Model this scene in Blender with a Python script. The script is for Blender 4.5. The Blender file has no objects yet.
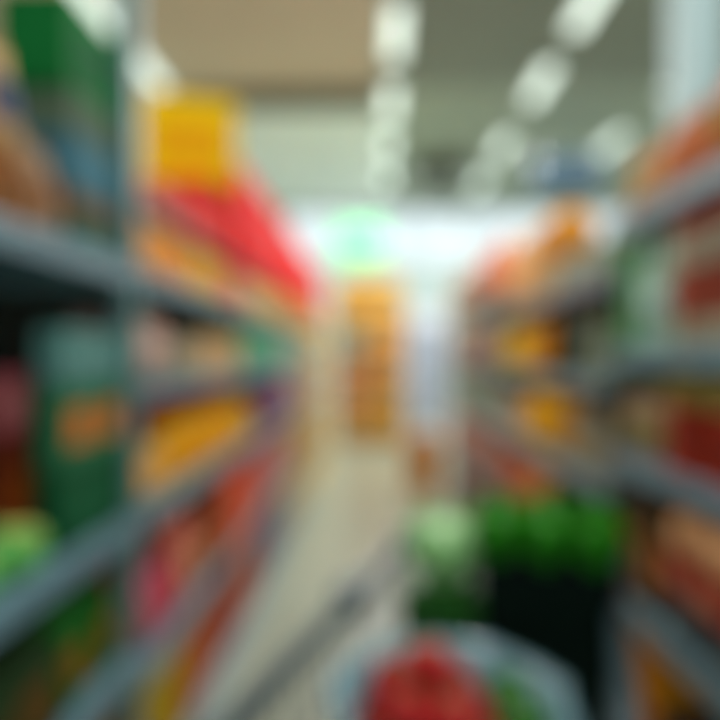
import bpy, bmesh, math, random
from mathutils import Vector, Matrix
random.seed(7)
C = bpy.context.scene.collection
PI = math.pi
EYE = 1.5                                   # camera height

# ---------------------------------------------------------------- camera
cam = bpy.data.cameras.new('camera'); cam_o = bpy.data.objects.new('camera', cam); C.objects.link(cam_o)
cam.lens = 30.0; cam.sensor_width = 36.0; cam.sensor_fit = 'HORIZONTAL'
cam_o.location = (0, 0, EYE)
cam_o.rotation_euler = (math.radians(90 - 0.48), 0, math.radians(1.43))
cam.clip_start = 0.02
cam.dof.use_dof = True                      # the lens was focused far too close: everything is defocused
cam.dof.focus_distance = 0.10
cam.dof.aperture_fstop = 3.85
bpy.context.scene.camera = cam_o

# ---------------------------------------------------------------- world and exposure
w = bpy.data.worlds.new('daylight'); bpy.context.scene.world = w; w.use_nodes = True
w.node_tree.nodes['Background'].inputs[0].default_value = (0.86, 0.97, 1.0, 1)
w.node_tree.nodes['Background'].inputs[1].default_value = 0.8
vs = bpy.context.scene.view_settings
vs.view_transform = 'Standard'; vs.look = 'None'; vs.gamma = 1; vs.use_curve_mapping = False
vs.exposure = 0.48
LAMP = 0.9                                 # brightness of the diffusers' surface
LAMP_W = 90.0                              # power of each ceiling lamp

# ---------------------------------------------------------------- materials
def lin(c):
    return tuple((v / 255 / 12.92 if v / 255 <= 0.04045 else ((v / 255 + 0.055) / 1.055) ** 2.4) for v in c)
MATS = {}
def mat(name, rgb, rough=0.5, metal=0.0, var=0.12, scale=14.0, trans=0.0, alpha=1.0, emit=0.0, coat=0.0):
    if name in MATS: return MATS[name]
    m = bpy.data.materials.new(name); m.use_nodes = True
    nt = m.node_tree; b = nt.nodes['Principled BSDF']
    c = lin(rgb)
    b.inputs['Roughness'].default_value = rough; b.inputs['Metallic'].default_value = metal
    b.inputs['Transmission Weight'].default_value = trans; b.inputs['Alpha'].default_value = alpha
    b.inputs['Coat Weight'].default_value = coat
    b.inputs['Base Color'].default_value = (*c, 1)
    if var > 0:
        tc = nt.nodes.new('ShaderNodeTexCoord'); n = nt.nodes.new('ShaderNodeTexNoise'); r = nt.nodes.new('ShaderNodeValToRGB')
        n.inputs['Scale'].default_value = scale; n.inputs['Detail'].default_value = 3
        nt.links.new(tc.outputs['Object'], n.inputs['Vector']); nt.links.new(n.outputs['Fac'], r.inputs['Fac'])
        r.color_ramp.elements[0].position = 0.3; r.color_ramp.elements[1].position = 0.7
        r.color_ramp.elements[0].color = (*[v * (1 - var) for v in c], 1)
        r.color_ramp.elements[1].color = (*[min(1, v * (1 + var)) for v in c], 1)
        nt.links.new(r.outputs['Color'], b.inputs['Base Color'])
    if emit:
        b.inputs['Emission Color'].default_value = (*c, 1); b.inputs['Emission Strength'].default_value = emit
    MATS[name] = m
    return m
def cm(rgb, rough=0.7):                    # product colour by value
    m = mat('print_%d_%d_%d' % tuple(rgb), rgb, max(rough, 0.6), 0, 0.1, 25)
    m.node_tree.nodes['Principled BSDF'].inputs['Specular IOR Level'].default_value = 0.12
    return m

STEEL = mat('galvanised_steel', (112, 150, 166), 0.38, 0.15, 0.06)
POST = mat('painted_post', (98, 136, 136), 0.45, 0.1, 0.06)
RAIL = mat('price_rail_plastic', (106, 140, 154), 0.3, 0, 0.05)
PANEL = mat('shelf_back_panel', (70, 88, 84), 0.6, 0.1, 0.08)
PANELR = mat('shelf_back_panel_grey', (120, 124, 112), 0.6, 0.1, 0.08)

# ---------------------------------------------------------------- mesh helpers
def box(bm, x0, x1, y0, y1, z0, z1, bev=0):
    r = bmesh.ops.create_cube(bm, size=1)
    vs_ = r['verts']
    for v in vs_:
        v.co = Vector(((x0 + x1) / 2 + v.co.x * (x1 - x0), (y0 + y1) / 2 + v.co.y * (y1 - y0), (z0 + z1) / 2 + v.co.z * (z1 - z0)))
    if bev:
        es = list({e for v in vs_ for e in v.link_edges})
        bmesh.ops.bevel(bm, geom=es, offset=bev, segments=2, profile=0.6, affect='EDGES')
def taper_box(bm, cx, cy, z0, z1, wx0, wy0, wx1, wy1, bev=0):
    r = bmesh.ops.create_cube(bm, size=1)
    for v in r['verts']:
        top = v.co.z > 0
        v.co = Vector((cx + v.co.x * (wx1 if top else wx0), cy + v.co.y * (wy1 if top else wy0), z1 if top else z0))
    if bev:
        es = list({e for v in r['verts'] for e in v.link_edges})
        bmesh.ops.bevel(bm, geom=es, offset=bev, segments=2, profile=0.6, affect='EDGES')
def lathe(bm, prof, seg=20, cx=0, cy=0, ripple=None):
    rings = []
    for i, (r, z) in enumerate(prof):
        if r <= 1e-6:
            rings.append([bm.verts.new((cx, cy, z))]); continue
        ring = []
        for k in range(seg):
            a = 2 * PI * k / seg
            rr = r * (ripple(a, i) if ripple else 1)
            ring.append(bm.verts.new((cx + rr * math.cos(a), cy + rr * math.sin(a), z)))
        rings.append(ring)
    for a, b in zip(rings, rings[1:]):
        if len(a) == 1 and len(b) == 1: continue
        for k in range(seg):
            k2 = (k + 1) % seg
            if len(a) == 1: bm.faces.new((a[0], b[k2], b[k]))
            elif len(b) == 1: bm.faces.new((a[k], a[k2], b[0]))
            else: bm.faces.new((a[k], a[k2], b[k2], b[k]))
def tube(bm, pts, r, seg=10, closed=False):
    pts = [Vector(p) for p in pts]; n = len(pts); rings = []
    for i, p in enumerate(pts):
        if closed: d = pts[(i + 1) % n] - pts[i - 1]
        else: d = pts[min(i + 1, n - 1)] - pts[max(i - 1, 0)]
        d.normalize()
        up = Vector((0, 0, 1)) if abs(d.z) < 0.9 else Vector((1, 0, 0))
        s = d.cross(up).normalized(); u = s.cross(d).normalized()
        rings.append([bm.verts.new(p + r * (math.cos(2 * PI * k / seg) * s + math.sin(2 * PI * k / seg) * u)) for k in range(seg)])
    rng = range(n) if closed else range(n - 1)
    for i in rng:
        a, b = rings[i], rings[(i + 1) % n]
        for k in range(seg):
            bm.faces.new((a[k], a[(k + 1) % seg], b[(k + 1) % seg], b[k]))
    if not closed:
        bm.faces.new(rings[0][::-1]); bm.faces.new(rings[-1])
def pouch(bm, wd, dp, h, n=10):
    """pillow pouch standing on the floor, front towards -y, sealed seams at top and sides"""
    grids = []
    for sgn in (-1, 1):
        g = []
        for j in range(n + 1):
            v = j / n; row = []
            for i in range(n + 1):
                u = i / n * 2 - 1
                fz = math.sin(min(1, v * 3.2 + 0.35) * PI / 2) * (1 - max(0, v - 0.25) / 0.75) ** 0.55 if v < 1 else 0
                t = dp / 2 * max(0, 1 - abs(u) ** 2.6) ** 0.6 * fz
                wob = 1 - 0.05 * math.sin(v * PI)
                row.append(bm.verts.new((u * wd / 2 * wob, sgn * t + 0.003 * math.sin(7 * v + 5 * u), v * h)))
            g.append(row)
        grids.append(g)
    for s, g in enumerate(grids):
        for j in range(n):
            for i in range(n):
                f = (g[j][i], g[j][i + 1], g[j + 1][i + 1], g[j + 1][i])
                bm.faces.new(f if s == 0 else f[::-1])
    b0, b1 = grids[0][0], grids[1][0]
    for i in range(n): bm.faces.new((b0[i], b1[i], b1[i + 1], b0[i + 1]))
    bmesh.ops.remove_doubles(bm, verts=bm.verts, dist=0.0006)
def obj(name, bm, m, parent=None, smooth=False, loc=(0, 0, 0)):
    bmesh.ops.recalc_face_normals(bm, faces=bm.faces)
    me = bpy.data.meshes.new(name); bm.to_mesh(me); bm.free()
    if smooth:
        for p in me.polygons: p.use_smooth = True
    me.materials.append(m)
    o = bpy.data.objects.new(name, me); C.objects.link(o); o.location = loc
    if parent: o.parent = parent
    return o
def part(name, m, parent, fn, smooth=False):
    bm = bmesh.new(); fn(bm); return obj(name, bm, m, parent, smooth)
def tag(o, label, cat, group=None):
    o['label'] = label; o['category'] = cat
    if group: o['group'] = group
    return o
def thing(name, label, cat, loc=(0, 0, 0), rz=0, group=None):
    o = bpy.data.objects.new(name, None); C.objects.link(o)
    o.location = loc; o.rotation_euler = (0, 0, rz); o.empty_display_size = 0.05
    return tag(o, label, cat, group)
def struct(name, m, fn, smooth=False):
    bm = bmesh.new(); fn(bm); o = obj(name, bm, m, None, smooth); o['kind'] = 'structure'; return o
def copy_tree(o, parent=None):
    c = o.copy(); C.objects.link(c); c.parent = parent
    for ch in KIDS.get(o.name, list(o.children)): copy_tree(ch, c)
    return c
KIDS = {}
ORD = ['first', 'second', 'third', 'fourth', 'fifth', 'sixth', 'seventh', 'eighth', 'ninth', 'tenth', 'eleventh', 'twelfth',
       'thirteenth', 'fourteenth', 'fifteenth', 'sixteenth', 'seventeenth', 'eighteenth', 'nineteenth', 'twentieth'] + ['%dth' % k for k in range(21, 60)]

# ---------------------------------------------------------------- setting
CEIL = 5.45; FAR = 16.0
floor_m = mat('floor_tiles', (196, 190, 168), 0.28, 0, 0.04, 3)
nt = floor_m.node_tree; br = nt.nodes.new('ShaderNodeTexBrick'); tc = nt.nodes.new('ShaderNodeTexCoord')
br.offset = 0; br.inputs['Scale'].default_value = 1; br.inputs['Brick Width'].default_value = 0.6; br.inputs['Row Height'].default_value = 0.6
br.inputs['Mortar Size'].default_value = 0.006
br.inputs['Color1'].default_value = (*lin((172, 178, 158)), 1); br.inputs['Color2'].default_value = (*lin((164, 172, 152)), 1)
br.inputs['Mortar'].default_value = (*lin((140, 138, 124)), 1)
nt.links.new(tc.outputs['Object'], br.inputs['Vector']); nt.links.new(br.outputs['Color'], nt.nodes['Principled BSDF'].inputs['Base Color'])
struct('floor', floor_m, lambda bm: box(bm, -9, 9, -6, FAR, -0.1, 0))
ceil_beige = mat('ceiling_beige_deck', (216, 200, 178), 0.8, 0, 0.06, 1)
ceil_grey = mat('ceiling_grey_deck', (138, 146, 138), 0.8, 0, 0.06, 1)
ceil_lit = mat('ceiling_painted_lit', (244, 250, 248), 0.8, 0, 0.03, 1)  # near-white colour stands in for the light on the far left ceiling
wall_m = mat('wall_paint', (190, 198, 190), 0.8, 0, 0.04, 1)
def ceiling_part(x0, x1, y0, y1, m, nm='ceiling'):
    return struct(nm, m, lambda bm: box(bm, x0, x1, y0, y1, CEIL, CEIL + 0.12))
ceiling_part(-9, 0.1, -6, 8.9, ceil_beige)
ceiling_part(-9, 0.1, 8.9, FAR, ceil_lit)
ceiling_part(0.1, 9, -6, 8.9, ceil_grey)
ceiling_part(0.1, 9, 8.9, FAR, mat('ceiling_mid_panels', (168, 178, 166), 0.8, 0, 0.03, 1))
struct('wall_left', wall_m, lambda bm: box(bm, -9.2, -9, -6, FAR, 0, CEIL))
struct('wall_right', wall_m, lambda bm: box(bm, 9, 9.2, -6, FAR, 0, CEIL))
# far wall with a band of high windows, unseen back wall with an opening made up to let daylight in
def farwall(bm):
    box(bm, -9, 9, FAR, FAR + 0.2, 0, 3.95); box(bm, -9, 9, FAR, FAR + 0.2, 5.38, CEIL)
    box(bm, -9, -2.4, FAR, FAR + 0.2, 3.95, 5.38); box(bm, 7.2, 9, FAR, FAR + 0.2, 3.95, 5.38)
struct('wall_far', mat('far_wall_paint', (168, 184, 184), 0.8, 0, 0.03, 1), farwall)
def backwall(bm):
    box(bm, -9, 9, -6.2, -6, 3.0, CEIL); box(bm, -9, -6, -6.2, -6, 0, 3.6); box(bm, 6, 9, -6.2, -6, 0, 3.6)
struct('wall_back', wall_m, backwall)
glass = mat('frosted_glass', (250, 255, 255), 0.25, 0, 0, trans=1.0)
for k in range(4):
    x0 = -2.4 + 2.4 * k
    wn = struct('window_%d' % (k + 1), glass, lambda bm: box(bm, x0 + 0.04, x0 + 2.36, FAR + 0.09, FAR + 0.1, 3.99, 5.34))
    part('window_frame', mat('window_frame_white', (225, 232, 230), 0.5, 0, 0), wn,
         lambda bm: (box(bm, x0, x0 + 0.04, FAR + 0.02, FAR + 0.16, 3.95, 5.38), box(bm, x0 + 2.36, x0 + 2.4, FAR + 0.02, FAR + 0.16, 3.95, 5.38),
                     box(bm, x0 + 0.04, x0 + 2.36, FAR + 0.02, FAR + 0.16, 3.95, 3.99), box(bm, x0 + 0.04, x0 + 2.36, FAR + 0.02, FAR + 0.16, 5.34, 5.38)))
beam_m = mat('beam_paint', (120, 120, 104), 0.7, 0, 0.04)
struct('trim_1', beam_m, lambda bm: box(bm, -9, 0.1, 8.92, 9.25, CEIL - 0.2, CEIL))
struct('trim_2', mat('pillar_paint', (158, 182, 184), 0.6, 0, 0.03), lambda bm: box(bm, 2.05, 2.3, 4.0, 4.3, 0, CEIL, 0.02))

# ---------------------------------------------------------------- ceiling strip lights
lamp_m = mat('lamp_diffuser', (240, 255, 246), 0.4, 0, 0, emit=LAMP)
house_m = mat('lamp_housing', (200, 205, 200), 0.4, 0.2, 0)
def strip_light(x, y, L, label, first=[None]):
    if first[0] is None:
        t = thing('ceiling_strip_light', label, 'ceiling light', (x, y, CEIL), 0, 'ceiling strip lights')
        part('housing', house_m, t, lambda bm: box(bm, -0.12, 0.12, -0.6, 0.6, -0.06, 0, 0.01))
        part('diffuser', lamp_m, t, lambda bm: box(bm, -0.095, 0.095, -0.57, 0.57, -0.1, -0.06, 0.012))
        ld = bpy.data.lights.new('strip_lamp', 'SPOT'); ld.energy = LAMP_W; ld.spot_size = math.radians(164); ld.spot_blend = 0.35; ld.color = (1.0, 1.0, 0.98); ld.shadow_soft_size = 0.0
        lo = bpy.data.objects.new('strip_lamp', ld); C.objects.link(lo); lo.parent = t; lo.location = (0, 0, -0.12)
        first[0] = t
    else:
        t = copy_tree(first[0]); t.location = (x, y, CEIL); t['label'] = label
    return t
rows = [('far left', -3.1, [-1, 2, 4.4, 6.6, 8.1, 10.2, 12.2, 14.2]), ('middle', 0.25, [-1, 2, 4.6, 7.3, 9.3, 11.2, 13.2]),
        ('right-hand', 2.37, [-1, 2, 4.4, 6.7, 8.7, 11.3, 13.6]), ('outer right', 4.35, [1, 4.5, 8.5, 11.2, 13.6])]
for nm, x, ys in rows:
    k = 0
    for y in ys:
        k += 1
        tl = strip_light(x, y, 1.5, 'white ceiling strip light, %s from the camera in the %s row' % (ORD[k - 1], nm))
        if y > 8.9:                          # extra power added to brighten the far ceiling and display
            for ch in tl.children:
                if ch.type == 'LIGHT': ch.data = ch.data.copy(); ch.data.energy = LAMP_W * 1.45

# ---------------------------------------------------------------- hanging things
t = thing('hanging_sign', 'pale green lit sign hanging before the bright far windows', 'sign', (-0.3, 12.0, 3.33))
part('sign_panel', mat('sign_green_lit', (120, 220, 158), 0.6, 0, 0, emit=0.26), t, lambda bm: box(bm, -0.5, 0.5, -0.05, 0.05, 0, 0.84, 0.01))
part('frame', house_m, t, lambda bm: (box(bm, -0.53, 0.53, -0.055, 0.055, -0.03, 0), box(bm, -0.53, 0.53, -0.055, 0.055, 0.84, 0.87),
                                      box(bm, -0.53, -0.5, -0.055, 0.055, 0, 0.84), box(bm, 0.5, 0.53, -0.055, 0.055, 0, 0.84)))
for s in (-1, 1): part('suspension_rod', house_m, t, lambda bm: tube(bm, [(s * 0.4, 0, 0.87), (s * 0.4, 0, CEIL - 3.33)], 0.01, 6))
t = thing('ventilation_unit', 'dark grey ventilation box hanging in the ceiling right of the middle lights', 'air vent', (1.35, 12.4, 4.85))
gm = mat('vent_grey', (96, 106, 92), 0.6, 0.1, 0.05)
part('casing', gm, t, lambda bm: box(bm, -0.55, 0.55, -0.4, 0.4, 0, 0.6, 0.03))
part('grille', mat('vent_slots', (60, 66, 60), 0.6, 0, 0), t, lambda bm: [box(bm, -0.48, 0.48, -0.41, -0.4, 0.08 + 0.1 * k, 0.13 + 0.1 * k) for k in range(5)])
t = thing('unit_heater', 'dark blue boxy unit hanging under the ceiling above the right shelves', 'heater', (3.15, 10.0, 4.2))
part('casing', mat('heater_blue', (44, 78, 100), 0.5, 0.1, 0.05), t, lambda bm: box(bm, -0.5, 0.5, -0.3, 0.3, 0, 0.5, 0.03))
part('louvre', mat('heater_louvre', (60, 84, 98), 0.5, 0, 0), t, lambda bm: [box(bm, -0.42, 0.42, -0.31, -0.3, 0.06 + 0.09 * k, 0.1 + 0.09 * k) for k in range(5)])
for s in (-1, 1): part('suspension_rod', house_m, t, lambda bm: tube(bm, [(s * 0.4, 0, 0.5), (s * 0.4, 0, CEIL - 4.2)], 0.012, 6))

# ---------------------------------------------------------------- shelving
XL, XR = -0.68, 0.75
def gondola(side, y0, y1, heights, depth, label, top=None, front_posts=(), upper=None, panel=PANEL, base=0.14, steel=STEEL, rail=RAIL):
    """side -1 left / +1 right; heights = surface heights (absolute) of the shelves"""
    xf = XL if side < 0 else XR
    t = thing('shelving_unit', label, 'shelf', (xf, y0, 0))
    s = side; L = y1 - y0
    def X(a, b): return (min(s * a, s * b), max(s * a, s * b))
    top = top or max(heights) + 0.35
    part('back_panel', panel, t, lambda bm: box(bm, *X(depth, depth + 0.02), 0, L, 0, top))
    for yy in (0, L - 0.04):
        part('upright', POST, t, lambda bm: box(bm, *X(depth + 0.02, depth + 0.06), yy, yy + 0.04, 0, top))
    for (yy, h) in front_posts:
        part('front_post', POST, t, lambda bm: box(bm, *X(-0.005, 0.05), yy, yy + 0.055, 0, h, 0.004))
    part('base_plinth', rail, t, lambda bm: box(bm, *X(0.0, depth - 0.05), 0.002, L - 0.002, 0, base, 0.004))
    for h in heights:
        sh = part('shelf', steel, t, lambda bm: box(bm, *X(0.012, depth - 0.001), 0.003, L - 0.003, h - 0.025, h))
        part('price_rail', rail, sh, lambda bm: box(bm, *X(-0.006, 0.012), 0.003, L - 0.003, h - 0.055, h + 0.004, 0.003))
        for yy in (0.05, L - 0.08):
            part('bracket', POST, sh, lambda bm: box(bm, *X(0.05, depth - 0.05), yy, yy + 0.02, h - 0.06, h - 0.025))
    if upper:
        sh = part('upper_shelf', steel, t, lambda bm: box(bm, *X(0.04, depth - 0.001), 0.003, L - 0.003, upper - 0.008, upper))
        for yy in (0.01, L - 0.03): part('bracket', POST, sh, lambda bm: box(bm, *X(0.05, depth - 0.05), yy, yy + 0.014, upper - 0.03, upper - 0.008))
    return t
UP = EYE + 0.49
hl = [EYE + 0.25, EYE - 0.08, EYE - 0.46, EYE - 0.93]
gondola(-1, 0.55, 1.72, [EYE + 0.25, EYE - 0.455, EYE - 0.84], 0.5, 'tall grey steel shelving unit nearest the camera on the left, with front post', 3.0, [(1.11, 3.0)])
gondola(-1, 1.74, 3.6, hl, 0.5, 'grey steel shelving unit on the left just beyond the front post', EYE + 0.6, upper=UP)
gondola(-1, 3.62, 6.3, hl, 0.5, 'grey steel shelving unit in the middle of the left side', EYE + 0.6, upper=UP)
TAN = mat('tan_board', (224, 198, 136), 0.6, 0, 0.06)
gondola(-1, 6.32, 9.0, hl, 0.5, 'tan board shelving unit at the far end of the left side', EYE + 0.55, upper=UP, steel=TAN, rail=TAN, panel=TAN)
gondola(1, 0.6, 1.92, [EYE + 0.42, EYE + 0.02, EYE - 0.30, EYE - 0.72], 0.5, 'blue-grey shelving unit nearest the camera on the right', EYE + 0.85, panel=PANELR)
hr = [EYE + 0.27, EYE - 0.07, EYE - 0.42, EYE - 0.85]
gondola(1, 1.94, 3.7, hr, 0.5, 'grey shelving unit on the right beyond the nearest one', EYE + 0.6, panel=PANELR)
gondola(1, 3.72, 6.2, [EYE + 0.42] + hr[1:], 0.5, 'grey shelving unit at the far end of the right side', EYE + 0.5, panel=PANELR)

# ---------------------------------------------------------------- product prototypes (front towards -y, origin at base centre)
def mix(c, k): return tuple(max(0, min(255, int(v * k))) for v in c)
def p_bag(w_, d, h, c, c2):
    t = bpy.data.objects.new('snack_bag', None); C.objects.link(t)
    part('pouch', cm(c, 0.3), t, lambda bm: pouch(bm, w_, d, h * 0.94), True)
    part('top_seal', cm(mix(c, 0.8), 0.3), t, lambda bm: box(bm, -w_ / 2, w_ / 2, -0.002, 0.002, h * 0.93, h))
    def lab(bm):
        n = 6; g = []
        for j in range(n + 1):
            r_ = []
            for i in range(n + 1):
                a = i / n * 2 - 1; b = j / n
                u = a * 0.55; v = 0.3 + 0.35 * b
                fz = (1 - max(0, v - 0.25) / 0.75) ** 0.55
                tt = d / 2 * max(0, 1 - abs(u) ** 2.6) ** 0.6 * fz
                r_.append(bm.verts.new((u * w_ / 2, -tt - 0.004, v * h * 0.94)))
            g.append(r_)
        for j in range(n):
            for i in range(n): bm.faces.new((g[j][i], g[j][i + 1], g[j + 1][i + 1], g[j + 1][i]))
    part('printed_label', cm(c2, 0.35), t, lab, True)
    return t
def p_box(w_, d, h, c, c2, name='carton'):
    t = bpy.data.objects.new(name, None); C.objects.link(t)
    part('carton_body', cm(c), t, lambda bm: box(bm, -w_ / 2, w_ / 2, -d / 2, d / 2, 0, h, 0.004))
    part('printed_label', cm(c2), t, lambda bm: box(bm, -w_ * 0.36, w_ * 0.36, -d / 2 - 0.0015, -d / 2 + 0.001, h * 0.25, h * 0.72))
    part('lid_flap', cm(mix(c, 0.85)), t, lambda bm: box(bm, -w_ / 2 + 0.005, w_ / 2 - 0.005, -0.006, 0.006, h - 0.001, h + 0.0015))
    return t
def p_bottle(w_, d, h, c, c2):
    t = bpy.data.objects.new('bottle', None); C.objects.link(t); r = w_ / 2
    part('bottle_body', cm(c, 0.2), t, lambda bm: lathe(bm, [(0, 0), (r * .9, 0), (r, .012), (r, h * .6), (r * .85, h * .7), (r * .36, h * .84), (r * .33, h * .92), (0, h * .92)], 18), True)
    part('cap', cm(c2, 0.35), t, lambda bm: lathe(bm, [(r * .34, h * .9), (r * .4, h * .9), (r * .4, h), (0, h)], 14))
    part('printed_label', cm(c2), t, lambda bm: lathe(bm, [(r * 1.0, h * .2), (r * 1.012, h * .2), (r * 1.012, h * .5), (r * 1.0, h * .5)], 18), True)
    return t
def p_jar(w_, d, h, c, c2):
    t = bpy.data.objects.new('jar', None); C.objects.link(t); r = w_ / 2
    part('jar_body', cm(c, 0.15), t, lambda bm: lathe(bm, [(0, 0), (r * .9, 0), (r, .01), (r, h * .74), (r * .8, h * .85), (0, h * .85)], 18), True)
    part('lid', cm(c2, 0.35), t, lambda bm: lathe(bm, [(r * .8, h * .84), (r * .86, h * .84), (r * .86, h * .99), (r * .8, h), (0, h)], 18))
    part('printed_label', cm(mix(c2, 1.15)), t, lambda bm: lathe(bm, [(r, h * .2), (r * 1.012, h * .2), (r * 1.012, h * .6), (r, h * .6)], 18), True)
    return t
def p_fruit(w_, d, h, c, c2):
    t = bpy.data.objects.new('orange_fruit', None); C.objects.link(t); r = w_ / 2
    part('fruit_skin', cm(c, 0.4), t, lambda bm: lathe(bm, [(0, 0.02 * r)] + [(r * math.sin(a * PI / 10), r - r * .97 * math.cos(a * PI / 10)) for a in range(1, 10)] + [(0, 1.93 * r)], 16), True)
    part('stem', cm(c2), t, lambda bm: lathe(bm, [(0, 1.9 * r), (r * .1, 1.9 * r), (r * .08, 1.99 * r), (0, 2.0 * r)], 6))
    return t
def p_loaf(w_, d, h, c, c2):          # soft bag lying down, rounded
    t = bpy.data.objects.new('soft_pack', None); C.objects.link(t)
    def body(bm):
        n = 12
        rings = []
        for i in range(n + 1):
            u = i / n * 2 - 1
            s = max(0.12, (1 - abs(u) ** 3)) ** 0.5
            ring = []
            for k in range(16):
                a = 2 * PI * k / 16
                x = math.copysign(abs(math.cos(a)) ** .7, math.cos(a)); z = math.copysign(abs(math.sin(a)) ** .7, math.sin(a))
                ring.append(bm.verts.new((u * w_ / 2, x * d / 2 * s, h / 2 + z * h / 2 * s)))
            rings.append(ring)
        for a, b in zip(rings, rings[1:]):
            for k in range(16): bm.faces.new((a[k], a[(k + 1) % 16], b[(k + 1) % 16], b[k]))
        bm.faces.new(rings[0]); bm.faces.new(rings[-1])
    part('pack_body', cm(c, 0.35), t, body, True)
    part('printed_band', cm(c2, 0.35), t, lambda bm: box(bm, -w_ * .15, w_ * .15, -d * .43, d * .43, h * .72, h * 1.01, 0.004))
    return t
PK = {'bag': (p_bag, 'snack_bag', 'bag'), 'box': (p_box, 'carton', 'box'), 'bottle': (p_bottle, 'bottle', 'bottle'),
      'jar': (p_jar, 'jar', 'jar'), 'fruit': (p_fruit, 'orange', 'fruit'), 'pack': (p_loaf, 'soft_pack', 'packet')}

def row(side, kind, y0, y1, z, size, c, c2, desc, where, deep=1, layers=1, inset=0.015, gap=0.008, upto=None, name=None):
    """fill a stretch of shelf. size = (width along the shelf, depth, height)"""
    fn, nm, cat = PK[kind]
    w_, d, h = size
    proto = fn(w_, d, h, c, c2)
    if name: proto.name = name
    n = max(1, int((y1 - y0 + gap) / (w_ + gap)))
    pitch = (y1 - y0) / n
    xf = XL if side < 0 else XR
    rz = PI / 2 if side < 0 else -PI / 2
    first = True; grp = '%ss on the %s' % (desc, where)
    for j in range(deep):
        for l in range(layers):
            for k in range(n):
                o = proto if first else copy_tree(proto)
                first = False
                jit = 0 if layers > 1 else random.uniform(-0.003, 0.003)
                o.location = (xf + side * (inset + d / 2 + j * (d + gap)) + jit, y0 + pitch * (k + .5), z + l * (h + 0.002) + 0.0005)
                o.rotation_euler = (0, 0, rz + (0 if layers > 1 or kind in('box',) else random.uniform(-.04, .04)))
                parts = ''
                if n > 1: lab = '%s %s from near end' % (ORD[k], desc)
                else: lab = desc
                if deep > 1: lab += ', ' + ['front', 'second', 'third', 'fourth'][j] + ' row'
                if layers > 1: lab += ', ' + (['bottom', 'top'] if layers == 2 else ['bottom', 'middle', 'top', 'topmost'])[l]
                lab += ', ' + where
                tag(o, lab, cat, grp)
    return proto

# ============ left near unit
zt, z3, z4 = EYE + 0.25, EYE - 0.455, EYE - 0.84
W = 'nearest left top shelf'
row(-1, 'box', 0.86, 1.22, zt, (0.17, 0.13, 0.12), (150, 84, 8), (120, 76, 30), 'brown orange carton', W, 1)
row(-1, 'bag', 0.86, 1.22, zt + 0.125, (0.17, 0.13, 0.25), (206, 164, 110), (40, 52, 96), 'tan bag with blue label', W, 1)
row(-1, 'bag', 1.235, 1.37, zt, (0.125, 0.12, 0.22), (158, 134, 108), (140, 84, 30), 'grey tan bag with brown label', W, 1)
def stack(side, y, z, xin, items, where):
    for (nm, w_, d, h, c, c2, desc) in items:
        o = p_box(w_, d, h, c, c2, nm)
        xf = XL if side < 0 else XR
        o.location = (xf + side * (xin + d / 2), y, z + 0.0005); o.rotation_euler = (0, 0, PI / 2 if side < 0 else -PI / 2)
        tag(o, desc, 'box'); z += h + 0.003
stack(-1, 1.515, zt, 0.03, [
    ('carton', 0.24, 0.30, 0.08, (36, 92, 80), (50, 110, 96), 'teal green carton at the bottom of the stack beside the left post'),
    ('carton', 0.24, 0.30, 0.06, (112, 90, 60), (124, 104, 76), 'flat brown carton second from the bottom beside the left post'),
    ('carton', 0.25, 0.30, 0.13, (70, 122, 140), (80, 132, 148), 'steel blue carton in the middle of the stack by the left post'),
    ('carton', 0.24, 0.30, 0.10, (98, 118, 96), (92, 110, 90), 'grey green carton under the dark green one by the left post'),
    ('carton', 0.27, 0.17, 0.22, (20, 118, 54), (16, 92, 50), 'large dark green carton topmost of the stack by the left post')], W)
W = 'nearest left middle shelf'
row(-1, 'box', 1.33, 1.66, z3, (0.16, 0.065, 0.19), (20, 84, 50), (26, 96, 60), 'deep green carton', W, 1, inset=0.02)
row(-1, 'box', 1.33, 1.66, z3 + 0.193, (0.16, 0.065, 0.19), (44, 112, 76), (206, 116, 40), 'green carton with orange label', W, 1, inset=0.02)
row(-1, 'box', 1.33, 1.66, z3 + 0.386, (0.16, 0.065, 0.13), (90, 140, 134), (104, 150, 144), 'pale teal carton', W, 1, inset=0.02)
row(-1, 'box', 1.00, 1.66, z3, (0.16, 0.12, 0.28), (112, 44, 24), (150, 70, 14), 'dark brown carton', W, 1, inset=0.115)
row(-1, 'box', 1.00, 1.66, z3 + 0.283, (0.16, 0.12, 0.13), (176, 88, 96), (190, 120, 120), 'dusty pink carton', W, 1, inset=0.115)
row(-1, 'pack', 0.96, 1.29, z3, (0.16, 0.095, 0.10), (100, 180, 90), (190, 196, 100), 'lime green pack', W, 1, inset=0.015)
W = 'nearest left lower shelf'
row(-1, 'bag', 1.32, 1.66, z4, (0.16, 0.1, 0.24), (20, 100, 26), (128, 90, 24), 'green bag with brown label', W, 2)
row(-1, 'box', 0.95, 1.31, z4, (0.17, 0.12, 0.22), (36, 60, 30), (96, 66, 20), 'dark olive carton', W, 2)
W = 'nearest left bottom deck'
row(-1, 'box', 1.36, 1.65, 0.14, (0.14, 0.18, 0.36), (120, 82, 20), (80, 60, 20), 'olive case', W, 1)
row(-1, 'box', 0.9, 1.34, 0.14, (0.15, 0.18, 0.32), (14, 44, 26), (110, 54, 30), 'dark green case', W, 1)

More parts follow.
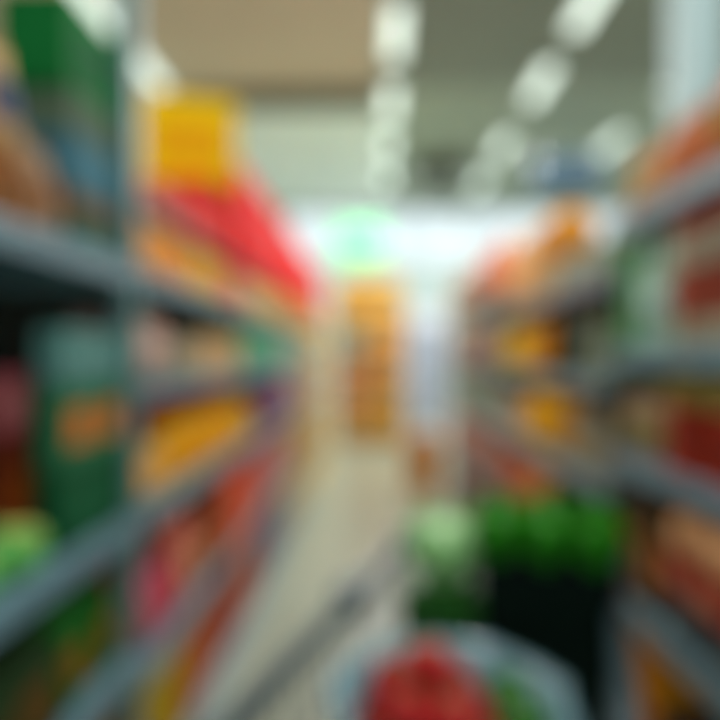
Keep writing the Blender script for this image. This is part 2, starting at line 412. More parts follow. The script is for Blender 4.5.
# ============ left far units
W = 'left top shelf'
z1, z2, z3, z4 = hl
row(-1, 'bag', 1.76, 2.42, z1, (0.16, 0.12, 0.2), (255, 150, 50), (226, 168, 60), 'orange snack bag', W, 2)
row(-1, 'bag', 2.43, 2.92, z1, (0.16, 0.12, 0.2), (255, 194, 50), (232, 120, 50), 'yellow orange snack bag', W, 2)
row(-1, 'bag', 2.94, 3.26, z1, (0.15, 0.12, 0.2), (232, 80, 84), (240, 150, 120), 'coral pink snack bag', W, 2)
row(-1, 'bag', 3.28, 4.0, z1, (0.17, 0.12, 0.2), (250, 214, 150), (226, 180, 90), 'cream snack bag', W, 2)
row(-1, 'box', 4.05, 6.2, z1, (0.25, 0.2, 0.19), (222, 172, 84), (200, 140, 70), 'ochre carton', W, 1)
W = 'left upper shelf'
row(-1, 'box', 1.76, 2.0, UP, (0.11, 0.2, 0.07), (216, 88, 44), (226, 130, 70), 'orange red carton', W, 1, inset=0.06)
row(-1, 'box', 2.01, 2.3, UP, (0.14, 0.2, 0.1), (216, 120, 100), (216, 80, 76), 'dusty red carton', W, 1, inset=0.06)
row(-1, 'box', 2.31, 2.68, UP, (0.18, 0.2, 0.15), (222, 50, 46), (236, 60, 50), 'bright red carton', W, 1, inset=0.06)
row(-1, 'box', 2.69, 3.05, UP, (0.17, 0.3, 0.31), (226, 30, 26), (236, 50, 40), 'deep scarlet carton', W, 1, inset=0.06)
row(-1, 'box', 3.12, 6.26, UP, (0.245, 0.26, 0.51), (246, 24, 28), (246, 44, 44), 'tall red carton', W, 1, inset=0.02)
o = p_box(0.42, 0.22, 0.40, (244, 200, 0), (240, 172, 0), 'carton')
o.location = (XL - 0.21, 2.88, UP + 0.314); o.rotation_euler = (0, 0, 0.3)
tag(o, 'big bright yellow box standing on the red cartons above the left shelf', 'box')

W = 'left second shelf'
row(-1, 'jar', 1.76, 2.02, z2, (0.12, 0.12, 0.2), (212, 168, 148), (190, 160, 150), 'pale pink jar', W, 2)
row(-1, 'box', 2.04, 2.34, z2, (0.14, 0.12, 0.14), (150, 142, 120), (170, 160, 130), 'grey beige carton', W, 2)
row(-1, 'box', 2.36, 3.1, z2, (0.18, 0.14, 0.16), (222, 182, 130), (206, 160, 110), 'tan carton', W, 2)
row(-1, 'box', 3.12, 4.5, z2, (0.22, 0.2, 0.25), (74, 158, 118), (100, 170, 140), 'sea green carton', W, 1)
row(-1, 'box', 4.52, 6.2, z2, (0.26, 0.2, 0.24), (150, 166, 150), (170, 176, 150), 'grey green carton', W, 1)
W = 'left third shelf'
row(-1, 'box', 1.76, 3.55, z3 + 0.20, (0.21, 0.28, 0.1), (230, 16, 6), (220, 20, 10), 'deep red tray', W, 1, inset=0.14)
row(-1, 'box', 1.76, 3.55, z3, (0.21, 0.28, 0.197), (214, 110, 10), (190, 60, 10), 'dark orange case', W, 1, inset=0.16)
row(-1, 'bag', 1.76, 2.06, z3, (0.14, 0.1, 0.18), (236, 186, 98), (230, 150, 60), 'pale yellow pouch', W, 1, inset=0.02)
row(-1, 'bag', 2.08, 3.2, z3, (0.15, 0.11, 0.22), (255, 184, 0), (240, 130, 10), 'golden orange pouch', W, 1, inset=0.02)
row(-1, 'bag', 3.22, 3.56, z3, (0.15, 0.1, 0.2), (220, 190, 60), (190, 60, 30), 'yellow pouch', W, 1, inset=0.02)
row(-1, 'box', 3.66, 4.6, z3, (0.21, 0.2, 0.3), (96, 72, 128), (150, 60, 80), 'purple carton', W, 1)
row(-1, 'box', 4.62, 6.2, z3, (0.25, 0.2, 0.28), (178, 150, 138), (150, 130, 120), 'mauve grey carton', W, 1)
W = 'left fourth shelf'
row(-1, 'bag', 1.80, 2.10, z4, (0.14, 0.12, 0.24), (214, 66, 104), (220, 100, 110), 'magenta pink pouch', W, 2)
row(-1, 'bag', 2.12, 2.42, z4, (0.14, 0.12, 0.32), (224, 118, 98), (214, 160, 120), 'salmon pouch', W, 2)
row(-1, 'bottle', 2.44, 2.74, z4, (0.09, 0.09, 0.34), (128, 58, 30), (190, 120, 70), 'brown bottle', W, 2)
row(-1, 'box', 2.76, 3.5, z4, (0.17, 0.15, 0.33), (226, 78, 50), (230, 120, 80), 'vermilion carton', W, 2)
row(-1, 'box', 3.66, 4.7, z4, (0.2, 0.2, 0.3), (206, 120, 120), (180, 140, 130), 'rose carton', W, 1)
row(-1, 'box', 4.72, 6.2, z4, (0.24, 0.2, 0.3), (196, 160, 104), (170, 130, 90), 'tan case', W, 1)
W = 'left bottom deck'
row(-1, 'box', 1.78, 2.14, 0.14, (0.17, 0.15, 0.34), (206, 172, 14), (180, 140, 20), 'mustard yellow carton', W, 2)
row(-1, 'box', 2.16, 2.56, 0.14, (0.19, 0.16, 0.32), (196, 92, 44), (206, 120, 70), 'burnt orange carton', W, 2)
row(-1, 'box', 2.58, 3.0, 0.14, (0.2, 0.16, 0.36), (170, 48, 34), (190, 90, 60), 'brick red carton', W, 2)
row(-1, 'box', 3.02, 3.56, 0.14, (0.17, 0.16, 0.34), (206, 112, 66), (170, 80, 50), 'terracotta carton', W, 1)
row(-1, 'box', 3.66, 4.5, 0.14, (0.2, 0.2, 0.34), (112, 98, 122), (140, 130, 150), 'grey purple carton', W, 1)
row(-1, 'box', 4.52, 6.2, 0.14, (0.27, 0.2, 0.34), (190, 160, 110), (210, 190, 150), 'straw coloured case', W, 1)
for z, c, d_, wh in ((z1, (226, 176, 90), 'honey yellow box', 'far tan unit top shelf'), (z2, (206, 176, 120), 'sand coloured box', 'far tan unit second shelf'),
                     (z3, (200, 160, 110), 'biscuit coloured box', 'far tan unit third shelf'), (z4, (204, 166, 106), 'wheat coloured box', 'far tan unit fourth shelf'),
                     (0.14, (196, 160, 100), 'straw brown box', 'far tan unit bottom deck')):
    row(-1, 'box', 6.4, 8.95, z, (0.3, 0.22, 0.19 if z == z1 else 0.26), c, mix(c, 0.85), d_, wh, 1)

row(-1, 'box', 6.36, 7.8, UP, (0.28, 0.26, 0.5), (240, 60, 50), (246, 90, 70), 'faded red carton', 'far tan unit upper shelf', 1, inset=0.02)
# ============ right near unit
a1, a2, a3, a4 = EYE + 0.42, EYE + 0.02, EYE - 0.30, EYE - 0.72
W = 'nearest right top shelf'
row(1, 'bag', 1.16, 1.42, a1, (0.12, 0.1, 0.22), (206, 100, 46), (126, 120, 28), 'rust orange bag with green label', W, 2)
row(1, 'bag', 1.43, 1.66, a1, (0.11, 0.1, 0.2), (196, 112, 50), (190, 84, 40), 'brown orange bag', W, 2)
row(1, 'bag', 1.67, 1.9, a1, (0.11, 0.1, 0.18), (214, 150, 92), (150, 140, 50), 'light tan bag', W, 2)
W = 'nearest right second shelf'
Z = a2
for h, c, ds in ((0.07, (176, 166, 140), 'beige flat carton'), (0.12, (160, 70, 48), 'red brown carton'), (0.08, (184, 172, 150), 'cream flat carton'), (0.07, (160, 66, 48), 'brick flat carton')):
    row(1, 'box', 1.0, 1.6, Z, (0.145, 0.13, h), c, mix(c, 0.9), ds, W, 2, inset=0.02); Z += h + 0.003
row(1, 'bottle', 1.62, 1.79, a2, (0.08, 0.08, 0.33), (186, 220, 200), (176, 206, 196), 'pale mint bottle', W, 3)
row(1, 'box', 1.8, 1.9, a2, (0.095, 0.12, 0.32), (76, 150, 90), (112, 160, 120), 'leaf green carton', W, 2)
W = 'nearest right third shelf'
row(1, 'box', 1.0, 1.62, a3, (0.15, 0.14, 0.17), (160, 44, 20), (130, 40, 26), 'dark red carton', W, 2)
row(1, 'box', 1.0, 1.62, a3 + 0.173, (0.15, 0.14, 0.07), (146, 132, 66), (130, 116, 60), 'olive flat carton', W, 2)
row(1, 'jar', 1.64, 1.9, a3, (0.12, 0.12, 0.2), (176, 140, 120), (130, 120, 70), 'beige jar', W, 2)
W = 'nearest right fourth shelf'
row(1, 'box', 1.0, 1.62, a4, (0.15, 0.15, 0.11), (70, 82, 84), (90, 96, 90), 'slate flat carton', W, 2)
row(1, 'box', 1.0, 1.3, a4 + 0.113, (0.145, 0.15, 0.09), (176, 30, 16), (190, 60, 40), 'dark red flat carton', W, 2)
row(1, 'box', 1.31, 1.62, a4 + 0.113, (0.145, 0.15, 0.09), (150, 52, 36), (180, 110, 80), 'rust flat carton', W, 2)
row(1, 'pack', 1.0, 1.62, a4 + 0.206, (0.145, 0.15, 0.11), (250, 190, 136), (240, 160, 110), 'peach coloured soft pack', W, 2)
row(1, 'box', 1.64, 1.9, a4, (0.12, 0.14, 0.28), (74, 56, 30), (150, 100, 40), 'dark brown carton', W, 2)
W = 'nearest right bottom deck'
row(1, 'box', 1.36, 1.62, 0.14, (0.125, 0.15, 0.4), (40, 54, 66), (70, 70, 66), 'dark slate carton', W, 2)
row(1, 'box', 1.0, 1.35, 0.14, (0.16, 0.15, 0.3), (34, 44, 52), (60, 60, 60), 'black carton', W, 2)
row(1, 'box', 1.64, 1.9, 0.14, (0.125, 0.15, 0.5), (220, 140, 24), (190, 104, 20), 'tall amber carton', W, 2)

# ============ right far units
b1, b2, b3, b4 = hr
W = 'right middle unit top shelf'
def melon(x, y, z, r, c, label):
    o = p_fruit(2 * r, 2 * r, 2 * r, c, (90, 90, 40)); o.name = 'pumpkin'
    o.location = (x, y, z + 0.0005); tag(o, label, 'pumpkin')
row(1, 'box', 2.62, 3.08, b1, (0.22, 0.25, 0.16), (214, 178, 120), (190, 150, 90), 'straw flat carton', W, 1, inset=0.015)
melon(XR + 0.13, 2.74, b1 + 0.163, 0.115, (240, 160, 56), 'brown orange pumpkin on the right middle unit, nearer of two')
melon(XR + 0.14, 2.975, b1 + 0.163, 0.115, (236, 160, 66), 'brown orange pumpkin on the right middle unit, farther of two')
row(1, 'bag', 3.1, 3.68, b1, (0.18, 0.14, 0.38), (255, 200, 130), (250, 170, 110), 'light orange bag', W, 2)
row(1, 'box', 1.98, 2.6, b1, (0.15, 0.15, 0.12), (166, 176, 156), (150, 156, 130), 'grey cream carton', W, 1)
row(1, 'bag', 3.76, 4.6, EYE + 0.42, (0.2, 0.14, 0.34), (246, 146, 106), (230, 120, 90), 'salmon bag', 'far right unit top shelf', 1)
row(1, 'box', 4.62, 6.1, EYE + 0.42, (0.24, 0.2, 0.26), (206, 186, 160), (190, 160, 130), 'cream carton', 'far right unit top shelf', 1)
W = 'right middle unit second shelf'
row(1, 'jar', 2.3, 2.72, b2, (0.19, 0.19, 0.30), (16, 16, 12), (20, 18, 14), 'black jar', W, 1, inset=0.03)
row(1, 'box', 1.98, 2.28, b2, (0.14, 0.13, 0.2), (120, 132, 106), (100, 116, 100), 'moss grey carton', W, 2)
row(1, 'bag', 2.74, 3.14, b2, (0.13, 0.12, 0.24), (250, 170, 20), (240, 120, 20), 'orange pouch', W, 2)
row(1, 'bag', 3.16, 3.68, b2, (0.14, 0.12, 0.23), (250, 216, 40), (246, 190, 30), 'lemon yellow pouch', W, 2)
row(1, 'box', 3.76, 6.1, b2, (0.26, 0.2, 0.24), (140, 120, 112), (160, 130, 110), 'taupe carton', 'far right unit second shelf', 1)
W = 'right middle unit third shelf'
row(1, 'box', 1.98, 2.36, b3, (0.12, 0.13, 0.22), (126, 122, 104), (150, 140, 110), 'stone grey carton', W, 2)
row(1, 'bag', 2.37, 2.72, b3, (0.16, 0.13, 0.27), (216, 156, 14), (200, 130, 14), 'dark gold pouch', W, 2)
row(1, 'bag', 2.73, 3.18, b3, (0.14, 0.13, 0.27), (255, 196, 10), (246, 170, 20), 'bright gold pouch', W, 2)
row(1, 'box', 3.19, 3.66, b3, (0.14, 0.13, 0.16), (214, 180, 160), (120, 160, 140), 'pale pink carton', W, 2)
row(1, 'box', 3.76, 6.1, b3, (0.26, 0.2, 0.24), (126, 154, 136), (150, 150, 130), 'dull green carton', 'far right unit third shelf', 1)
W = 'right middle unit fourth shelf'
row(1, 'box', 1.98, 2.3, b4, (0.15, 0.13, 0.25), (150, 112, 50), (120, 90, 50), 'bronze carton', W, 2)
row(1, 'box', 2.31, 2.72, b4, (0.13, 0.13, 0.26), (34, 76, 46), (30, 60, 40), 'dark green carton', W, 2)
row(1, 'bag', 2.74, 3.2, b4, (0.15, 0.13, 0.3), (226, 160, 96), (220, 130, 80), 'soft orange pouch', W, 2)
row(1, 'bag', 3.21, 3.66, b4, (0.15, 0.13, 0.3), (234, 130, 88), (190, 110, 90), 'coral pouch', W, 2)
row(1, 'box', 3.76, 6.1, b4, (0.26, 0.2, 0.26), (196, 140, 120), (150, 130, 130), 'rosy beige carton', 'far right unit fourth shelf', 1)
row(1, 'box', 1.98, 3.66, 0.14, (0.2, 0.2, 0.34), (96, 96, 84), (140, 110, 80), 'dull grey case', 'right middle unit bottom deck', 1)
row(1, 'box', 3.76, 6.1, 0.14, (0.26, 0.2, 0.34), (150, 140, 140), (180, 130, 100), 'light grey case', 'far right unit bottom deck', 1)

# ---------------------------------------------------------------- far end of the aisle
t = thing('display_rack', 'tall tan display rack of orange goods closing the far end of the aisle', 'display rack', (-0.08, 10.0, 0))
part('back_panel', TAN, t, lambda bm: box(bm, -0.55, 0.55, 0.42, 0.45, 0, 2.62))
for s in (-1, 1): part('side_panel', TAN, t, lambda bm: box(bm, s * 0.56 - 0.02, s * 0.56 + 0.02, 0, 0.45, 0, 2.62))
dz = [0.12, 0.62, 1.12, 1.6, 2.08]
for z in dz: part('shelf', TAN, t, lambda bm: box(bm, -0.54, 0.54, 0.0, 0.42, z - 0.03, z))
cols = [((206, 150, 84), 'brown orange carton'), ((214, 140, 84), 'copper carton'), ((196, 130, 90), 'cinnamon carton'), ((150, 160, 140), 'grey green packet carton'), ((240, 170, 50), 'bright orange carton')]
names = ['bottom', 'second', 'third', 'fourth', 'top']
for i, z in enumerate(dz):
    c, ds = cols[i]
    proto = p_box(0.23, 0.26, 0.36, c, mix(c, 0.82)); first = True
    c2 = [(222, 160, 50), (206, 150, 70), (206, 140, 70), (236, 160, 60), (244, 190, 96)][i]
    for k in range(4):
        if k == 2:
            proto = p_box(0.23, 0.26, 0.36, c2, mix(c2, 0.9)); first = True
            ds = ['golden brown carton', 'caramel carton', 'toffee carton', 'light orange carton', 'pale yellow carton'][i]
        o = proto if first else copy_tree(proto); first = False
        o.location = (-0.08 - 0.39 + 0.26 * k, 10.15, z + 0.0005)
        tag(o, '%s on the %s shelf of the far rack, %s from its left' % (ds, names[i], ORD[k]), 'box', 'cartons on the far display rack')
o = p_box(1.0, 0.3, 0.2, (240, 196, 90), (244, 206, 120)); o.location = (-0.08, 10.22, 2.625)
part('lid_shadow_gap', cm((200, 160, 80)), o, lambda bm: box(bm, -0.49, 0.49, -0.152, -0.149, 0.15, 0.156))
tag(o, 'long yellow carton lying on top of the far display rack', 'box')

t = thing('upright_cooler', 'white upright glass-door cooler right of the far orange rack', 'fridge', (0.86, 9.9, 0))
WH = mat('enamel_white', (226, 234, 246), 0.3, 0, 0)
part('cabinet', WH, t, lambda bm: (box(bm, -0.3, 0.3, 0.5, 0.55, 0, 2.25), box(bm, -0.3, -0.27, 0.04, 0.5, 0, 2.25), box(bm, 0.27, 0.3, 0.04, 0.5, 0, 2.25),
                                   box(bm, -0.27, 0.27, 0.04, 0.5, 2.0, 2.25), box(bm, -0.27, 0.27, 0.04, 0.5, 0, 0.35)))
d = part('door', mat('cooler_glass', (205, 220, 245), 0.1, 0, 0, alpha=0.5), t, lambda bm: box(bm, -0.26, 0.26, 0.0, 0.02, 0.37, 1.98))
part('door_frame', WH, d, lambda bm: (box(bm, -0.3, -0.26, 0, 0.035, 0.35, 2.0), box(bm, 0.26, 0.3, 0, 0.035, 0.35, 2.0), box(bm, -0.26, 0.26, 0, 0.035, 0.35, 0.38), box(bm, -0.26, 0.26, 0, 0.035, 1.97, 2.0)))
part('handle', STEEL, d, lambda bm: tube(bm, [(0.28, -0.03, 0.9), (0.28, -0.03, 1.5)], 0.012, 8))
for z in (0.8, 1.2, 1.6): part('shelf', WH, t, lambda bm: box(bm, -0.26, 0.26, 0.06, 0.49, z - 0.015, z))
# low floor display of brown orange sacks
t = thing('floor_bin', 'brown orange floor bin standing in the aisle before the right far shelves', 'bin', (0.55, 6.75, 0))
part('bin_body', cm((226, 146, 40)), t, lambda bm: taper_box(bm, 0, 0, 0, 0.5, 0.34, 0.3, 0.4, 0.36, 0.01))
part('rim', cm((150, 90, 40)), t, lambda bm: tube(bm, [(-.2, -.18, .5), (.2, -.18, .5), (.2, .18, .5), (-.2, .18, .5)], 0.014, 8, True))
part('printed_label', cm((170, 96, 30)), t, lambda bm: box(bm, -0.1, 0.1, -0.176, -0.166, 0.2, 0.4))
for k, (dx, dy) in enumerate(((-0.07, -0.07), (0.07, -0.06), (0, 0.08))):
    o = p_fruit(0.13, 0.13, 0.13, (214, 140, 60), (90, 90, 40)); o.location = (0.55 + dx, 6.75 + dy, 0.5005)
    tag(o, 'orange fruit on the brown floor bin, %s' % ['front left', 'front right', 'at the back'][k], 'fruit', 'fruit on the floor bin')
# far cross gondola behind the right shelving
t = thing('cross_shelving', 'grey brown shelving unit seen behind the end of the right shelves', 'shelf', (1.9, 8.6, 0))
GB = mat('grey_brown_board', (166, 152, 132), 0.6, 0, 0.06)
part('back_panel', GB, t, lambda bm: box(bm, -0.7, 0.9, 0.4, 0.43, 0, 2.2))
for s in (-0.72, 0.92): part('side_panel', GB, t, lambda bm: box(bm, s - 0.02, s + 0.02, 0, 0.43, 0, 2.2))
for z in (0.15, 0.75, 1.3, 1.85): part('shelf', GB, t, lambda bm: box(bm, -0.7, 0.9, 0, 0.4, z - 0.03, z))

# ---------------------------------------------------------------- shopping cart
YAW = -math.radians(17)
CX, CY = 0.105, 0.885
cart = thing('shopping_cart', 'grey wire shopping cart filled with vegetables in the aisle foreground', 'shopping cart', (CX, CY, 0), YAW)
CH = mat('cart_chrome', (128, 146, 150), 0.3, 0.5, 0.04); DK = mat('cart_dark_plastic', (66, 84, 92), 0.45, 0, 0.05)
RZ, BZ = 0.99, 0.62
# plan corners at the rim and at the basket floor (local)
rim = [(-0.27, -0.25), (-0.24, 0.74), (0.29, 0.74), (0.235, -0.25)]
bot = [(-0.22, -0.2), (-0.2, 0.66), (0.255, 0.66), (0.19, -0.2)]
def lerp(a, b, k): return tuple(a[i] + (b[i] - a[i]) * k for i in range(len(a)))
def P(i, k, zt_):      # point on side i at fraction k, height fraction zt_
    a = lerp(rim[i], rim[(i + 1) % 4], k); b = lerp(bot[i], bot[(i + 1) % 4], k)
    q = lerp(b, a, zt_); return (q[0], q[1], BZ + (RZ - BZ) * zt_)
part('rim_rail', mat('rail_slate', (58, 80, 88), 0.4, 0.1, 0.04), cart, lambda bm: tube(bm, [(x, y, RZ) for x, y in rim], 0.021, 10, True))
part('basket_floor_frame', CH, cart, lambda bm: tube(bm, [(x, y, BZ) for x, y in bot], 0.006, 8, True))
sides = ['left', 'front', 'right', 'rear']
for i in range(4):
    def wires(bm, i=i):
        L = 17 if i % 2 == 0 else 9
        for k in range(1, L): tube(bm, [P(i, k / L, 0), P(i, k / L, 1)], 0.0034, 5)
        for z in (0.25, 0.5, 0.75): tube(bm, [P(i, 0, z), P(i, 1, z)], 0.0035, 5)
    part('wire_side', CH, cart, wires)
def wfloor(bm):
    for k in range(1, 12):
        a = lerp(bot[0], bot[3], k / 12); b = lerp(bot[1], bot[2], k / 12)
        tube(bm, [(a[0], a[1], BZ), (b[0], b[1], BZ)], 0.0028, 5)
    for k in range(1, 8):
        a = lerp(bot[0], bot[1], k / 8); b = lerp(bot[3], bot[2], k / 8)
        tube(bm, [(a[0], a[1], BZ - .004), (b[0], b[1], BZ - .004)], 0.0028, 5)
part('wire_floor', CH, cart, wfloor)
for (x, y) in ((-0.24, 0.74), (0.29, 0.74)):
    part('corner_bumper', DK, cart, lambda bm: box(bm, x - 0.035, x + 0.035, y - 0.045, y + 0.035, RZ - 0.04, RZ + 0.03, 0.012))
part('rail_clip', DK, cart, lambda bm: box(bm, -0.285, -0.225, 0.26, 0.36, RZ - 0.03, RZ + 0.03, 0.012))
for s in (-1, 1):
    part('frame_tube', CH, cart, lambda bm: tube(bm, [(s * 0.27, -0.32, 1.04), (s * 0.26, -0.26, 0.62), (s * 0.25, -0.1, 0.3), (s * 0.24, 0.1, 0.2), (s * 0.2, 0.62, 0.2)], 0.011, 8))
    part('frame_tube', CH, cart, lambda bm: tube(bm, [(s * 0.2, 0.6, 0.2), (s * 0.2, 0.3, BZ - 0.01)], 0.011, 8))
part('handle', DK, cart, lambda bm: tube(bm, [(-0.29, -0.32, 1.04), (0.29, -0.32, 1.04)], 0.017, 10))
part('lower_tray', CH, cart, lambda bm: [tube(bm, [(-0.22 + 0.044 * k, 0.08, 0.2), (-0.2 + 0.04 * k, 0.6, 0.2)], 0.003, 5) for k in range(11)])
for x in (-0.22, 0.22):
    for y in (-0.02, 0.6):
        cs = part('caster', CH, cart, lambda bm: (box(bm, x - 0.022, x - 0.016, y - 0.03, y + 0.03, 0.05, 0.15), box(bm, x + 0.016, x + 0.022, y - 0.03, y + 0.03, 0.05, 0.15), box(bm, x - 0.022, x + 0.022, y - 0.03, y + 0.03, 0.15, 0.2)))
        def wheel(bm):
            tmp = bmesh.new(); lathe(tmp, [(0, -0.013), (0.05, -0.013), (0.056, -0.008), (0.056, 0.008), (0.05, 0.013), (0, 0.013)], 20)
            bmesh.ops.rotate(tmp, verts=tmp.verts, matrix=Matrix.Rotation(PI / 2, 3, 'Y')); bmesh.ops.translate(tmp, verts=tmp.verts, vec=(x, y, 0.057))
            me = bpy.data.meshes.new('tmp'); tmp.to_mesh(me); tmp.free(); bm.from_mesh(me); bpy.data.meshes.remove(me)
        part('wheel', DK, cs, wheel, True)
def cart_w(lx, ly, z):        # cart local to world
    c, s = math.cos(YAW), math.sin(YAW)
    return (CX + lx * c - ly * s, CY + lx * s + ly * c, z)
Z0 = BZ + 0.003
# green crate with lettuce
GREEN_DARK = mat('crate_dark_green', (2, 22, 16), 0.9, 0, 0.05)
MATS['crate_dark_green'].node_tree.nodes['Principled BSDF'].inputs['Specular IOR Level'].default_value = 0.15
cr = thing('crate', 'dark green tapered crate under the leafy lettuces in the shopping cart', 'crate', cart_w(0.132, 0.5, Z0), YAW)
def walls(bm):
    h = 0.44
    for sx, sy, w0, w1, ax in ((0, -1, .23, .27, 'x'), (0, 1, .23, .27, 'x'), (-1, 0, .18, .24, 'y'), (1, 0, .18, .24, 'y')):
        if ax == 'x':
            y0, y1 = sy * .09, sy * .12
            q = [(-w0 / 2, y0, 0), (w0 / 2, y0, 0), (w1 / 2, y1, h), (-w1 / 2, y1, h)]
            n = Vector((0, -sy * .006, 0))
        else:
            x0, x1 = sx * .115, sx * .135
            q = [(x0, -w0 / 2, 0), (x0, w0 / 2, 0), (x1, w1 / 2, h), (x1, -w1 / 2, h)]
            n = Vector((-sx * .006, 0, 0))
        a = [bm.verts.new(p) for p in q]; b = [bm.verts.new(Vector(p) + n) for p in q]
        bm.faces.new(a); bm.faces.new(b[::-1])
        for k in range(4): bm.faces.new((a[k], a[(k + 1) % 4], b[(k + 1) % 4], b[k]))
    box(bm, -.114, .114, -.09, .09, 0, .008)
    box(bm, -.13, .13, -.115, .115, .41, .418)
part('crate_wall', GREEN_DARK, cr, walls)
part('crate_rim', GREEN_DARK, cr, lambda bm: tube(bm, [(-.137, -.122, .44), (.137, -.122, .44), (.137, .122, .44), (-.137, .122, .44)], 0.008, 8, True))
def leafy(name, R_, H_, cols_, label, cat, loc, layers=4, n=7, group=None, base=None):
    t = thing(name, label, cat, loc, random.random() * 3, group)
    part('heart', cols_[-1], t, lambda bm: lathe(bm, [(0, 0), (R_ * .45, 0.0), (R_ * .7, H_ * .25), (R_ * .72, H_ * .5), (R_ * .5, H_ * .8), (0, H_ * .88)], 16, ripple=lambda a, i: 1 + .05 * math.sin(5 * a + i)), True)
    for l in range(layers):
        k0 = l / max(1, layers - 1)
        for j in range(n):
            a0 = 2 * PI * (j + .5 * l) / n
            def leaf(bm):
                m_, q_ = 7, 7; g = []
                for v in range(m_):
                    fv = v / (m_ - 1); rr = R_ * (0.55 + .5 * math.sin(fv * PI * .62) * (1 - .35 * k0)); z = H_ * (.03 + .95 * fv * (.62 + .38 * k0)); 
                    if fv > .7: rr += R_ * .10 * (fv - .7) / .3 * (1 - k0)
                    r2 = []
                    for u in range(q_):
                        fu = u / (q_ - 1) * 2 - 1
                        wd_ = .62 * math.sin((.12 + .8 * fv) * PI) ** .6
                        ruf = .05 * R_ * math.sin(fu * 9 + j) * fv
                        an = a0 + fu * wd_
                        r2.append(bm.verts.new(((rr + ruf) * math.cos(an), (rr + ruf) * math.sin(an), z * (1 - .1 * fu * fu) + ruf * .5)))
                    g.append(r2)
                for v in range(m_ - 1):
                    for u in range(q_ - 1): bm.faces.new((g[v][u], g[v][u + 1], g[v + 1][u + 1], g[v + 1][u]))
                bmesh.ops.solidify(bm, geom=bm.faces[:], thickness=0.0015)
            part('leaf', cols_[min(l * len(cols_) // layers, len(cols_) - 1)], t, leaf, True)
    return t
LG = [mat('lettuce_leaf', (40, 156, 4), 0.5, 0, 0.2, 30), mat('lettuce_inner', (56, 168, 8), 0.5, 0, 0.2, 30)]
for (x, y, nm) in ((-.1, -.055, 'front left'), (0, -.06, 'front middle'), (.1, -.055, 'front right'), (-.1, .055, 'back left'), (0, .06, 'back middle'), (.1, .055, 'back right')):
    leafy('lettuce', 0.052, 0.12, LG, 'bright green lettuce head, %s in the dark crate' % nm, 'lettuce', cart_w(.132 + x, .5 + y, Z0 + .435), 3, 6, 'lettuces in the crate')
# green paper bag with pale cabbage
pb = thing('grocery_bag', 'deep green grocery bag under the pale cabbage in the cart', 'bag', cart_w(-0.088, 0.47, Z0), YAW)
def gbag(bm):
    taper_box(bm, 0, 0, 0, .365, .16, .16, .165, .165, 0.006)
part('bag_body', mat('bag_deep_green', (18, 84, 14), 0.5, 0, 0.1), pb, gbag)
part('folded_top', mat('bag_fold_green', (30, 100, 22), 0.5, 0, 0.1), pb, lambda bm: box(bm, -.085, .085, -.085, .085, .342, .37, .004))
CG = [mat('cabbage_outer', (184, 240, 166), 0.5, 0, 0.08, 20), mat('cabbage_inner', (214, 248, 200), 0.5, 0, 0.06, 20)]
leafy('cabbage', 0.084, 0.155, CG, 'round pale green cabbage on the green bag in the cart', 'cabbage', cart_w(-0.088, 0.47, Z0 + .371), 4, 7)
# clear blue plastic bag with tomatoes
BX, BY = 0.122, 0.98
pl = thing('plastic_bag', 'translucent pale blue plastic bag open around the red tomatoes in the cart', 'bag', (BX, BY, Z0))
rp = lambda a, i: 1 + (.035 * math.sin(7 * a + i) + .02 * math.sin(13 * a)) * min(1, i / 4)
part('bag_skin', mat('blue_plastic_film', (140, 184, 196), 0.18, 0, 0.05, trans=0.25, alpha=0.9), pl,
     lambda bm: lathe(bm, [(0, 0), (.12, 0.0), (.15, .05), (.165, .13), (.17, .2), (.19, .29), (.2, .325), (.185, .33), (.165, .28), (.15, .225), (.08, .202), (0, .198)], 36, ripple=rp), True)
TR = mat('tomato_skin', (192, 8, 5), 0.55, 0, 0.1, 8); PR = mat('pepper_green', (50, 120, 30), 0.25, 0, 0.1, 8, coat=0.3)
CAL = mat('tomato_calyx', (50, 104, 34), 0.6, 0, 0.1)
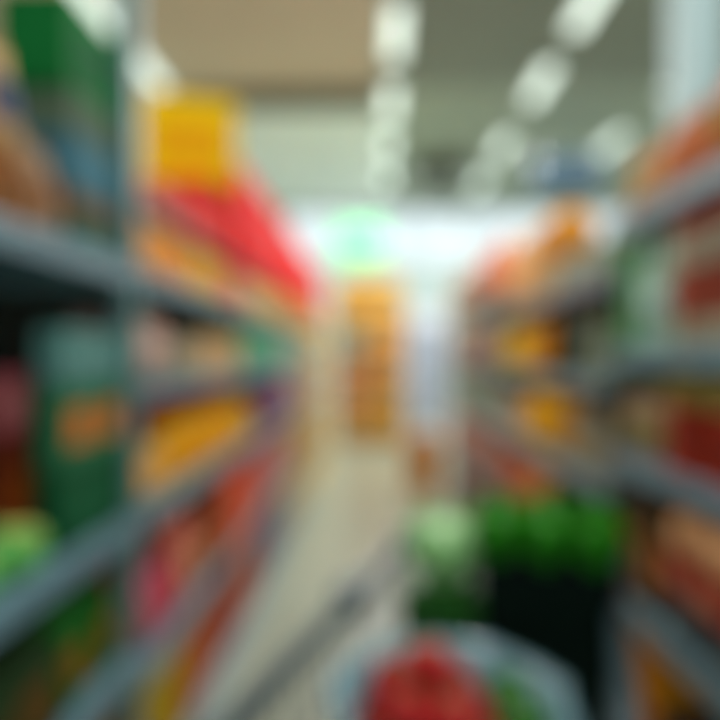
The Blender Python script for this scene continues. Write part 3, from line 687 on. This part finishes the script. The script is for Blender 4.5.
def tomato(x, y, z, r, first=[None]):
    if first[0] is None:
        t = bpy.data.objects.new('tomato', None); C.objects.link(t)
        part('tomato_body', TR, t, lambda bm: lathe(bm, [(0, .1 * .04)] + [(.04 * math.sin(a * PI / 12), .036 - .036 * math.cos(a * PI / 12)) for a in range(1, 12)] + [(0, .067)], 20, ripple=lambda a, i: 1 + .03 * math.cos(5 * a)), True)
        def cal(bm):
            c = bm.verts.new((0, 0, .074))
            for k in range(5):
                a = 2 * PI * k / 5
                p = [bm.verts.new((.008 * math.cos(a - .5), .008 * math.sin(a - .5), .073)), bm.verts.new((.026 * math.cos(a), .026 * math.sin(a), .0715)), bm.verts.new((.008 * math.cos(a + .5), .008 * math.sin(a + .5), .073))]
                bm.faces.new((c, *p))
            tube(bm, [(0, 0, .068), (0.002, 0, .082)], .002, 6)
        part('calyx', CAL, t, cal); first[0] = t; o = t
    else: o = copy_tree(first[0])
    o.location = (BX + x, BY + y, Z0 + z); o.scale = (r, r, r); o.rotation_euler = (random.uniform(-.2, .2), random.uniform(-.2, .2), random.random() * 6)
    return o
spots = [(-.105, -.05), (-.03, -.1), (-.108, .034), (-.035, -.01), (.045, -.04), (-.035, .085), (.04, .05)]
nms = ['front left', 'front', 'far left', 'middle', 'front right', 'at the back', 'back right']
for (x, y), nm in zip(spots, nms):
    tag(tomato(x, y, (.228), 1.0), 'red tomato in the lower layer of the plastic bag, %s' % nm, 'tomato', 'tomatoes in the plastic bag')
for (x, y), nm in zip([(-.06, -.055), (-.075, .03), (.01, .01), (.005, -.075)], ['front left', 'back left', 'back right', 'front right']):
    tag(tomato(x - .01, y, .288, 1.05), 'red tomato in the upper layer of the plastic bag, %s' % nm, 'tomato', 'tomatoes in the plastic bag')
tag(tomato(-.035, -.02, .35, .95), 'red tomato topmost of the heap in the plastic bag', 'tomato', 'tomatoes in the plastic bag')
for k, (x, y) in enumerate(((.115, -.03), (.11, .05))):
    t = thing('green_pepper', 'green pepper in the plastic bag right of the tomatoes, %s one' % ['front', 'back'][k], 'pepper', (BX + x, BY + y, Z0 + .24), k)
    part('pepper_body', PR, t, lambda bm: lathe(bm, [(0, 0), (.018, 0.001), (.03, .01), (.036, .035), (.038, .06), (.03, .078), (.012, .08), (0, .074)], 24, ripple=lambda a, i: 1 + .1 * math.cos(4 * a)), True)
    part('stem', CAL, t, lambda bm: tube(bm, [(0, 0, .074), (.003, 0, .095)], .005, 8))
